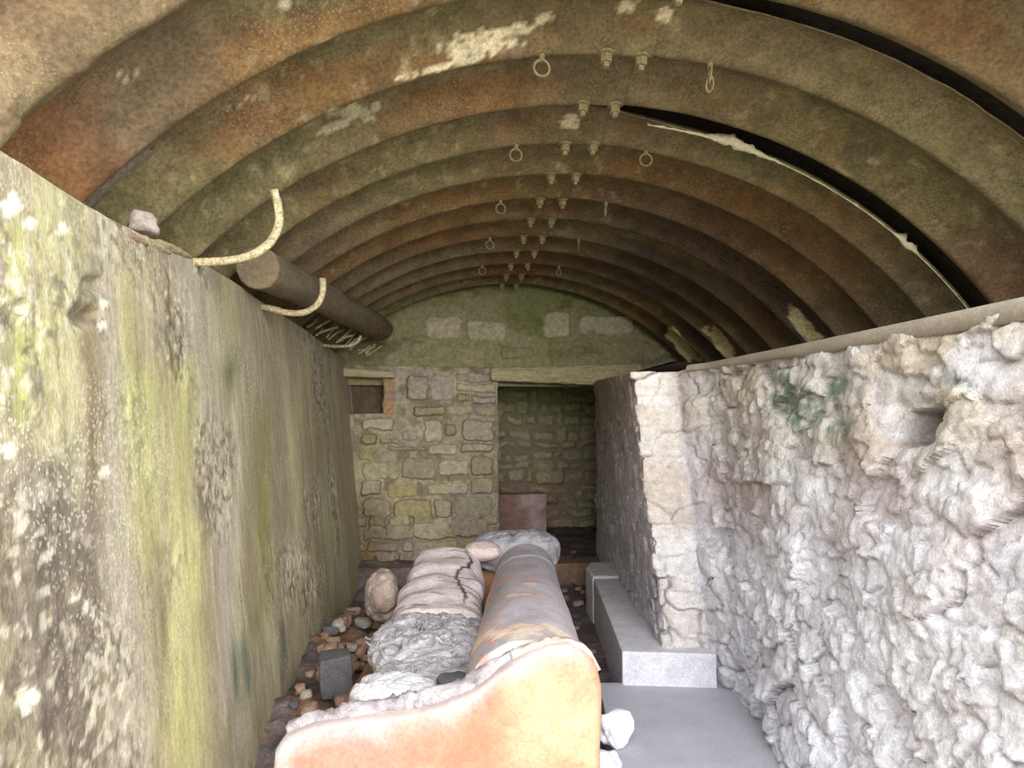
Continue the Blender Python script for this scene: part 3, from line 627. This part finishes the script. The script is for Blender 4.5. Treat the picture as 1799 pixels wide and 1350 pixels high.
# backrest: long padded roll
L0, L1 = .06, 2.16; nu, nv = 150, 64; V = []
for i in range(nu):
    t = i/(nu-1); y = L0+(L1-L0)*t; en = min(1.0, .25+ (1-t)*14)**.5 if t > .9 else 1.0
    wdt = (.205-.035*t)*en; cx_ = -.196+.012*t-.012*math.sin(t*3.1); topz = .672+.012*math.sin(t*7)-.01*t
    for j in range(nv):
        a = -PI*.5+2*PI*j/nv
        ca, sa = math.cos(a), math.sin(a)
        x = cx_+wdt*abs(ca)**.85*(1 if ca > 0 else -1); zc = topz-.20*en
        z_ = zc+.20*en*sa if sa > 0 else zc+sa*(zc-.04)*.98
        g = .012*float(fbm(y*3, a*1.2, 0, 3, 271))
        V.append((x+ca*g, y, max(z_+sa*g, .03)))
V = np.array(V); x, y, z = V.T
c = np.tile(lin((184, 176, 184)), (len(x), 1)); c = mixc(c, (182, 174, 178), sst(-.1, .35, fbm(x*6, y*2.2, z*6, 4, 273))*.7); c = mixc(c, (156, 146, 152), sst(.0, .4, fbm(x*5, y*3, z*5+5, 3, 275))*.5)
wn = fbm(x*11, y*11, z*11, 4, 277)+.35*fbm(x*4, y*2, z*4, 2, 278)
c = mixc(c, (214, 150, 126), sst(.02, .12, wn-.02)*sst(-.10, -.22, x)*sst(1.3, .9, y)*.85); c = mixc(c, (238, 222, 210), sst(.16, .24, wn)*sst(-.08, -.22, x)*sst(1.1, .7, y)*.8)
c = mixc(c, (200, 160, 138), sst(-.07, -.01, x)*sst(.6, .1, y)*.45); c = mixc(c, (232, 214, 192), sst(-.015, .0, np.abs(x+.14+.0*y)*-1+.12)*sst(.12, .06, np.abs(y-.16))*sst(.1, .25, fbm(x*20, y*20, 0, 3, 279)+.2)*.8)
c = mixc(c, (232, 230, 234), sst(.035, .01, np.abs(y-1.62-.3*(x+.18)+.0))*sst(.35, .6, z)*.9); c = mixc(c, (206, 202, 208), sst(1.7, 1.9, y)*sst(-.2, .3, fbm(x*12, y*12, z*12, 3, 281))*.7)
G = V.reshape(nu, nv, 3); cG = c.reshape(nu, nv, 3); m0 = G[0].mean(0); m1 = G[-1].mean(0)
caps = [m0+(G[0]-m0)*k for k in (.02, .5, .9)]; cape = [m1+(G[-1]-m1)*k for k in (.9, .5, .02)]
V = np.concatenate([np.array(caps).reshape(-1, 3), V, np.array(cape).reshape(-1, 3)]); c = np.concatenate([np.tile(cG[0], (3, 1)), c, np.tile(cG[-1], (3, 1))])
mesh_obj('backrest', V, gridF(nu+6, nv, True, closev=True), 'leather', c, couch)
# seat base and far end panel
def scol(V):
    x, y, z = V.T; c = np.tile(lin((186, 134, 96)), (len(x), 1)); return mixc(c, (128, 100, 84), sst(0, .4, fbm(x*6, z*6, y*6, 3, 283))*.7)
rounded_panel(2.02, 2.13, 'end_panel', scol, pts=[(p[0]*.93-.02, p[1]*(1.0 if p[1] < .2 else .97)) for p in pan], bulge=.005, seed=285)
V = []; nu, nv = 110, 60
for i in range(nu):
    y = .09+1.95*i/(nu-1)
    for j in range(nv):
        a = 2*PI*j/nv; ca, sa = math.cos(a), math.sin(a); x = -.60+.33*abs(ca)**.35*(1 if ca > 0 else -1); z_ = .15+.14*abs(sa)**.35*(1 if sa > 0 else -1)
        g = .012*float(fbm(x*6, y*6, z_*6, 3, 287)); V.append((x+ca*g, y, max(z_+sa*g, .005)))
V = np.array(V); c = scol(V); c = mixc(c, (120, 108, 106), sst(.2, .33, V[:, 2])*.7)
mesh_obj('seat_base', V, gridF(nu, nv, True, closev=True), 'leather', c, couch)
# stuffing bursting along the torn top seam of the near end panel
sp = [(p[0], .05, p[1]+.002) for p in pan[9:19]]
o = tube('stuffing', sp, [.02, .03, .026, .034, .024, .026, .02, .02], 'fibre', couch, 16, .008, .8, 291, lambda V: mixc(np.tile(lin((184, 176, 180)), (len(V), 1)), (128, 118, 120), sst(.0, .4, fbm(V[:, 0]*20, V[:, 1]*20, V[:, 2]*20, 3, 293))*.7))
o = tube('stuffing', [(.004, .03, .60), (-.03, .03, .655), (-.09, .03, .68), (-.16, .035, .675), (-.25, .04, .635)], [.006, .012, .016, .013, .02], 'fibre', couch, 12, .008, .9, 295, lambda V: mixc(np.tile(lin((226, 212, 196)), (len(V), 1)), (178, 150, 130), sst(.0, .4, fbm(V[:, 0]*20, V[:, 1]*20, V[:, 2]*20, 3, 297))*.7))
# drape of felt over the far end of the backrest
def lump(name, cx_, cy_, cz_, rx, ry, rz, amp, freq, seed, colf, parent, nu=90, nv=60, mat='fibre', ex=.8, warp=0, strands=0):
    V = []
    uu = np.linspace(0, 2*PI, nu, endpoint=False); vv = np.linspace(-PI/2, PI/2, nv); U, Vv = np.meshgrid(uu, vv, indexing='ij'); U = U.ravel(); Vv = Vv.ravel()
    cu, su, cv, sv = np.cos(U), np.sin(U), np.cos(Vv), np.sin(Vv)
    f = lambda q, e: np.sign(q)*np.abs(q)**e
    x, y, z = f(cu, ex)*f(cv, ex), f(su, ex)*f(cv, ex), f(sv, ex)
    X, Y, Z = x*rx, y*ry, z*rz
    w = warp*fbm(X*6, Y*6, Z*6, 3, seed+9)
    d = fbm(X*freq+w, Y*freq*(.45 if strands else 1)+w, Z*freq, 4, seed)
    if strands: d = .55*d+.45*(1-2*np.abs(fbm(X*freq*1.3+w*3, Y*freq*.9+w*3, Z*freq, 3, seed+3)))
    g = 1+0*d; X2 = X+amp*d*x; Y2 = Y+amp*d*y; Z2 = Z+amp*d*z
    V = np.stack([X2+cx_, Y2+cy_, Z2+cz_], 1)
    return mesh_obj(name, V, gridF(nu, nv, False, closeu=True), mat, colf(V, d), parent)
fcol = lambda V, d: mixc(mixc(np.tile(lin((174, 168, 174)), (len(V), 1)), (112, 102, 104), sst(.1, -.35, d)*.8), (210, 208, 216), sst(.1, .45, d)*.8)
lump('felt_drape', -.25, 2.06, .60, .25, .14, .105, .04, 9, 301, lambda V, d: fcol(V, d)*.62, couch, warp=2, strands=1)
# torn cushion lying along the seat
cush = empty('seat_cushion', (O[0], O[1], 0), -u7); tag(cush, 'long torn cushion on the couch seat, striped at the back, grey stuffing spilling in front', 'cushion')
V = []; nu, nv = 150, 90
for i in range(nu):
    t = i/(nu-1); y = 1.0+.93*t; cz_ = .37+.17*t; en = min(1, (1-abs(2*t-1))*6+.05)**.5
    hw = (.215-.02*t)*(.75+.25*en); hh = .13*en+.008*math.sin(t*30)
    for j in range(nv):
        a = 2*PI*j/nv; ca, sa = math.cos(a), math.sin(a)
        x = -.61-.02*t+hw*abs(ca)**.7*(1 if ca > 0 else -1); z_ = cz_+hh*abs(sa)**.75*(1 if sa > 0 else -1)
        fold = .0055*math.sin((y*30+4*x*3+3*float(fbm(x*3, y*3, 0, 2, 311)))); g = fold+.022*float(fbm(x*7, y*7, z_*7, 3, 313))
        V.append((x+ca*g, y, z_+sa*g))
V = np.array(V); x, y, z = V.T
c = np.tile(lin((218, 204, 206)), (len(x), 1)); c = mixc(c, (220, 206, 204), sst(0, .3, fbm(x*8, y*8, z*8, 3, 315))*.7)
st = np.sin(y*75+x*12+5*fbm(x*4, y*4, 0, 2, 317)); c = mixc(c, (120, 92, 96), sst(.78, .98, st)*sst(-.1, .25, fbm(x*12, y*12, 0, 3, 319))*.75)
c = mixc(c, (62, 58, 62), sst(.013, .005, np.abs(x+.52+.03*np.sin(y*14)+.015*fbm(y*22, y*0, 0, 2, 321)))*sst(.0, .04, z-.4)*sst(1.1, 1.25, y)*sst(1.9, 1.7, y))
mesh_obj('cover', V, gridF(nu, nv, True, closev=True), 'fibre', c, cush)
lump('stuffing', -.60, .93, .40, .235, .33, .095, .045, 10, 331, fcol, cush, 200, 130, warp=3, strands=1)
lump('stuffing', -.55, .62, .385, .20, .20, .06, .03, 12, 333, fcol, cush, 140, 90, warp=3, strands=1)
lump('cover', -.44, 1.88, .63, .11, .10, .05, .02, 9, 335, lambda V, d: mixc(np.tile(lin((212, 192, 190)), (len(V), 1)), (130, 104, 106), sst(.2, .5, d)*.6), cush, 70, 50)
# curls of loose fibre
random.seed(5); cur = bmesh.new(); VV = []; FF = []
for k in range(90):
    y = random.uniform(.45, 1.2); x = random.uniform(-.82, -.38); zt = .47+.02*random.random()-.25*abs(x+.6)**2*3-(.05 if y < .7 else 0)
    a = random.uniform(0, 2*PI); r = random.uniform(.02, .06); pts = []
    for q_ in range(7): 
        a += random.uniform(.1, .9); pts.append((x, y, zt+.012*math.sin(q_*1.2))); x += math.cos(a)*r*.35; y += math.sin(a)*r*.35
    rr = random.uniform(.0025, .006); P = np.array(pts); b0_ = len(VV)
    for p in P:
        for j in range(5): VV.append((p[0]+rr*math.cos(j*1.257), p[1]+rr*.5*math.sin(j*1.257), p[2]+rr*math.sin(j*1.257)))
    FF += (gridF(7, 5, False, closev=True)+b0_).tolist()
o = mesh_obj('loose_fibre', VV, FF, 'fibre', np.tile(lin((206, 202, 206)), (len(VV), 1)), cush); o['kind'] = 'stuff'
tag(lump('felt_wad', *(at(690, 1222, 2.28)), .13, .10, .05, .022, 14, 341, lambda V, d: mixc(np.tile(lin((226, 224, 230)), (len(V), 1)), (164, 156, 160), sst(.1, -.3, d)*.7), None, 110, 70, warp=2, strands=1), 'white wad of felt stuffing at the torn near corner of the couch seat', 'stuffing')
for i_, (px, py, yy, sx, sy, lb) in enumerate([(745, 1212, 2.33, .085, .07, 'flat grey foam piece on the seat just behind the orange end panel, left one'), (795, 1205, 2.36, .10, .07, 'flat dark grey foam piece on the seat just behind the orange end panel, right one')]):
    o = rock('foam_piece', tuple(at(px, py, yy)-np.array([0, 0, .01])), (sx, sy, .05), 'stone_dark' if i_ else 'stone_pale', 345+i_, 3, .2, i_*.6); tag(o, lb, 'foam')
# ================================================================= heap between the couch and the left wall
p = at(672, 1045, 3.95)
tag(lump('stuffed_sack', p[0], p[1], p[2]-.01, .10, .17, .125, .075, 7, 351, lambda V, d: mixc(mixc(np.tile(lin((182, 164, 156)), (len(V), 1)), (206, 196, 172), sst(.02, -.05, V[:, 0]*-1+p[0])*.6), (150, 120, 120), sst(.1, .4, d)*.5), None, 80, 60, ex=.9), 'rounded pale pink sack wedged against the left wall behind the rubble', 'sack')
p = at(592, 1205, 3.05)
o = prism('dark_block', [(-.07, -.07), (.06, -.08), (.075, .07), (-.05, .08)], 0, [.17, .175, .15, .155], 'stone_dark', None, .012, .008, 2, 9); o.location = (p[0]-.01, p[1]+.03, max(p[2], .12)-.03); o.rotation_euler = (.1, -.08, .3)
tag(o, 'dark grey square block at the foot of the left wall beside the couch', 'block')
random.seed(21); kinds = ['stone', 'stone_orange', 'stone_pale', 'stone_dark', 'stone_orange']
nm = {'stone': ('brown', 'brown rubble stone in the heap between the couch and the left wall'), 'stone_orange': ('orange', 'orange rubble stone in the heap between the couch and the left wall'),
      'stone_pale': ('pale', 'pale rubble stone in the heap between the couch and the left wall'), 'stone_dark': ('dark', 'small dark rubble stone in the heap between the couch and the left wall')}
for k in range(70):
    t = k/70; yy = random.uniform(2.75, 4.3); xx = random.uniform(-.58, -.30+.03*(yy-2.7)); s_ = random.uniform(.03, .075); kd = random.choice(kinds)
    hz = .17*float(sst(-.12, -.5, xx)*sst(2.2, 2.9, yy))
    o = rock('rubble_stone', (xx, yy, hz+random.uniform(-.005, .05)), (s_*1.3, s_, s_*.8), kd, 400+k, 2, .5, random.random()*3); tag(o, nm[kd][1], 'stone', nm[kd][0]+' stones in the heap by the left wall')
# rubble in the aisle between the couch and the kerb and by the doorway
for k in range(34):
    yy = random.uniform(3.2, 6.9); xa = .72+.10*(yy-3.2); xb = (.82+.14*(yy-3.1)) if yy < 5 else 1.35
    xx = random.uniform(min(xa, xb-.05), xb); s_ = random.uniform(.025, .065); back = yy > 6.0
    kd = random.choice(['stone', 'stone_pale', 'stone_dark'])
    o = rock('rubble_stone', (xx, yy, (.15 if back else 0)-.008), (s_*1.3, s_, s_*.7), kd, 500+k, 2, .5, random.random()*3)
    tag(o, {'stone': 'brown', 'stone_pale': 'pale', 'stone_dark': 'dark'}[kd]+(' loose stone on the raised floor inside the doorway' if back else ' loose stone on the floor of the narrow aisle between couch and kerb'), 'stone', 'loose '+kd+(' inside the doorway' if back else ' in the aisle'))
# white lumps beside the slab
a = at_z(1080, 1312, .15); o = rock('plaster_lump', (a[0]-.005, a[1]+.02, .145), (.13, .11, .11), 'white_lump', 601, 4, .5, .4); tag(o, 'bright white crumbly lump on the slab corner beside the orange couch panel, the farther one', 'plaster lump')
a = at_z(1062, 1375, .15); o = rock('plaster_lump', (a[0]-.01, a[1]+.0, .145), (.10, .12, .10), 'white_lump', 603, 4, .5, 1.4); tag(o, 'bright white crumbly lump beside the couch, the nearer one at the bottom edge', 'plaster lump')
# concrete block in the back room
p = at(918, 932, 7.75); q0 = at(877, 932, 7.75); q1 = at(963, 932, 7.75)
V = np.array([]); o = prism('concrete_block', [(-.34, -.12), (.28, -.14), (.29, .13), (-.34, .15)], 0, .46, 'pink_block', None, .02, .008, 4, 12); o.location = (p[0]-.01, p[1]+.1, .145)
me = o.data; P = np.array([v.co[:] for v in me.vertices]); c = mixc(np.tile(lin((160, 128, 118)), (len(P), 1)), (206, 184, 180), sst(-.1, .2, fbm(P[:, 0]*4, P[:, 2]*4, P[:, 1]*4, 3, 611)+P[:, 0])*.8)
at_ = me.color_attributes.new('Col', 'FLOAT_COLOR', 'POINT'); at_.data.foreach_set('color', np.concatenate([c, np.ones((len(P), 1))], 1).astype(np.float32).ravel())
tag(o, 'large pinkish concrete block standing in the back room seen through the doorway', 'block')
# ================================================================= log, rods and sticks on the left wall head
A_ = at(452, 470, 2.98); B_ = at(668, 577, 6.15)
def lcol(V):
    x, y, z = V.T; c = np.tile(lin((126, 116, 94)), (len(x), 1)); c = mixc(c, (134, 108, 82), sst(-.1, .3, fbm(x*6, y*2, z*6, 3, 701))*.6); c = mixc(c, (96, 88, 72), sst(0, .4, fbm(x*9, y*1.5, z*9, 4, 703))*.6)
    return mixc(c, (136, 118, 92), sst(3.12, 3.0, y)*.7)
o = tube('log_pole', [A_, A_*.7+B_*.3+np.array([0, 0, .01]), A_*.35+B_*.65+np.array([.01, 0, -.005]), B_], [.09, .086, .092, .098, .105, .112], 'log', None, 28, .03, .12, 705, lcol)
tag(o, 'thick weathered log lying under the arch along the head of the left wall', 'log')
def rod(pts, r, label, seed):
    P = [at(a, b, y) for a, b, y in pts]; o = tube('bent_rod', P, r, 'rod', None, 12, .008, .22, seed); tag(o, label, 'rod', 'bent reinforcing rods in the head of the left wall')
rod([(322, 460, 2.44), (350, 461, 2.43), (400, 459, 2.42), (440, 451, 2.41), (472, 432, 2.40), (491, 400, 2.39), (490, 365, 2.38), (481, 334, 2.37)], .0148, 'nearest and largest pale bent rod, hooking up in front of the end of the log', 711)
rod([(452, 538, 3.36), (480, 543, 3.34), (505, 551, 3.32), (535, 551, 3.3), (558, 537, 3.28), (568, 515, 3.27), (567, 489, 3.26)], .0155, 'middle pale bent rod, curling up beneath the log', 713)
rod([(560, 606, 5.2), (585, 609, 5.15), (612, 609, 5.1), (628, 603, 5.1), (634, 590, 5.08)], .012, 'farthest short pale rod, sticking out below the stick bundle', 715)
# sticks wedged between log and wall head
random.seed(31)
for k in range(18):
    t = k/17; px = 545+100*t+random.uniform(-6, 6); py = 574+46*t; yy = 4.7+1.2*t
    a = at(px, py+random.uniform(0, 10), yy); b = at(px+random.uniform(12, 34), py-random.uniform(4, 22), yy+random.uniform(.05, .2))
    m = (a+b)/2+np.array([0, 0, random.uniform(-.02, .02)])
    o = tube('dry_stick', [a, m, b], random.uniform(.006, .013), 'straw', None, 8, .02, .3, 720+k); tag(o, 'dry grey-brown stick in the bundle wedged between the log and the left wall head', 'stick', 'sticks wedged under the log')
# splintered laths lying on the head of the left wall near the torn sheet
for k, (x0, y0, x1, y1, d0, d1, lb) in enumerate([(180, 396, 258, 430, 1.84, 2.02, 'rust-stained splintered lath on the left wall head, nearest the opening'), (222, 412, 298, 444, 1.95, 2.2, 'pale splintered lath on the left wall head, middle of three'), (262, 424, 334, 452, 2.08, 2.38, 'grey splintered lath on the left wall head, just before the first bent rod')]):
    a = at(x0, y0, d0); b = at(x1, y1, d1)
    o = tube('splintered_lath', [a, (a+b)/2+np.array([0, 0, .004]), b], [.008, .016, .013, .006], ['stone_orange', 'straw', 'timber'][k], None, 8, .012, .5, 760+k); tag(o, lb, 'lath')
a = at(258, 388, 2.12); o = rock('slag_lump', (a[0]-.02, a[1]+.03, a[2]-.04), (.08, .09, .06), 'stone_pale', 771, 3, .6, .4); tag(o, 'small pale lump of stone on the left wall head below the torn sheet', 'stone')
# dusty flat slate and crumbs on the head of the right wall
a = at(1690, 556, 1.95); o = rock('slate_piece', (a[0]+.03, a[1], ZR+.005), (.07, .2, .02), 'stone_pale', 781, 3, .5, -.3); tag(o, 'flat grey flake of slate lying on the right wall coping', 'slate')
for k, (px, yy) in enumerate([(1570, 2.25), (1720, 1.85), (1400, 2.7), (1290, 3.0)]):
    a = at(px, 545, yy); o = rock('mortar_crumb', (a[0]+.05, a[1], ZR+.008), (.05, .05, .022), 'stone_dark', 785+k, 2, .5, k); tag(o, 'dark mortar crumb on the right wall coping, '+['beside the slate flake', 'nearest the opening', 'third from the opening', 'nearest the end gable'][k], 'mortar crumb', None)

# every loose piece gets a label of its own, counted along its heap from the opening
ORD = ['nearest', 'second', 'third', 'fourth', 'fifth', 'sixth', 'seventh', 'eighth', 'ninth', 'tenth', 'eleventh', 'twelfth', 'thirteenth', 'fourteenth', 'fifteenth', 'sixteenth', 'seventeenth', 'eighteenth', 'nineteenth', 'twentieth', 'twenty-first', 'twenty-second', 'twenty-third', 'twenty-fourth', 'twenty-fifth']
for t_ in ('twenty', 'thirty', 'forty'):
    for u_ in ('first', 'second', 'third', 'fourth', 'fifth', 'sixth', 'seventh', 'eighth', 'ninth'):
        if t_+'-'+u_ not in ORD: ORD.append(t_+'-'+u_)
    if t_ != 'forty': ORD.append({'twenty': 'thirtieth', 'thirty': 'fortieth'}[t_])
fam = {}
for o in C.objects:
    if o.parent is None and o.name.split('.')[0] in ('rubble_stone', 'dry_stick'): fam.setdefault((o.name.split('.')[0], o.get('group')), []).append(o)
for (kind, g), L_ in fam.items():
    if kind == 'dry_stick': L_.sort(key=lambda o: float(np.mean([v.co.y for v in o.data.vertices])))
    else: L_.sort(key=lambda o: o.location.y)
    for i, o in enumerate(L_):
        w = 'nearest' if i == 0 else ORD[i]+'-nearest'
        if kind == 'dry_stick': o['label'] = w+' dry stick in the bundle between the log and the left wall'
        else:
            side = ''
            if 'heap' in g: side = 'in the heap '+('against the left wall' if o.location.x < -.42 else 'against the couch')
            elif 'aisle' in g: side = 'on the aisle floor between couch and kerb'
            else: side = 'on the raised floor inside the doorway'
            col_ = g.split()[1] if g.startswith('loose') else g.split()[0]; col_ = {'stone_pale': 'pale', 'stone_dark': 'dark', 'stone': 'brown'}.get(col_, col_)
            o['label'] = w+' '+col_+' rubble stone '+side
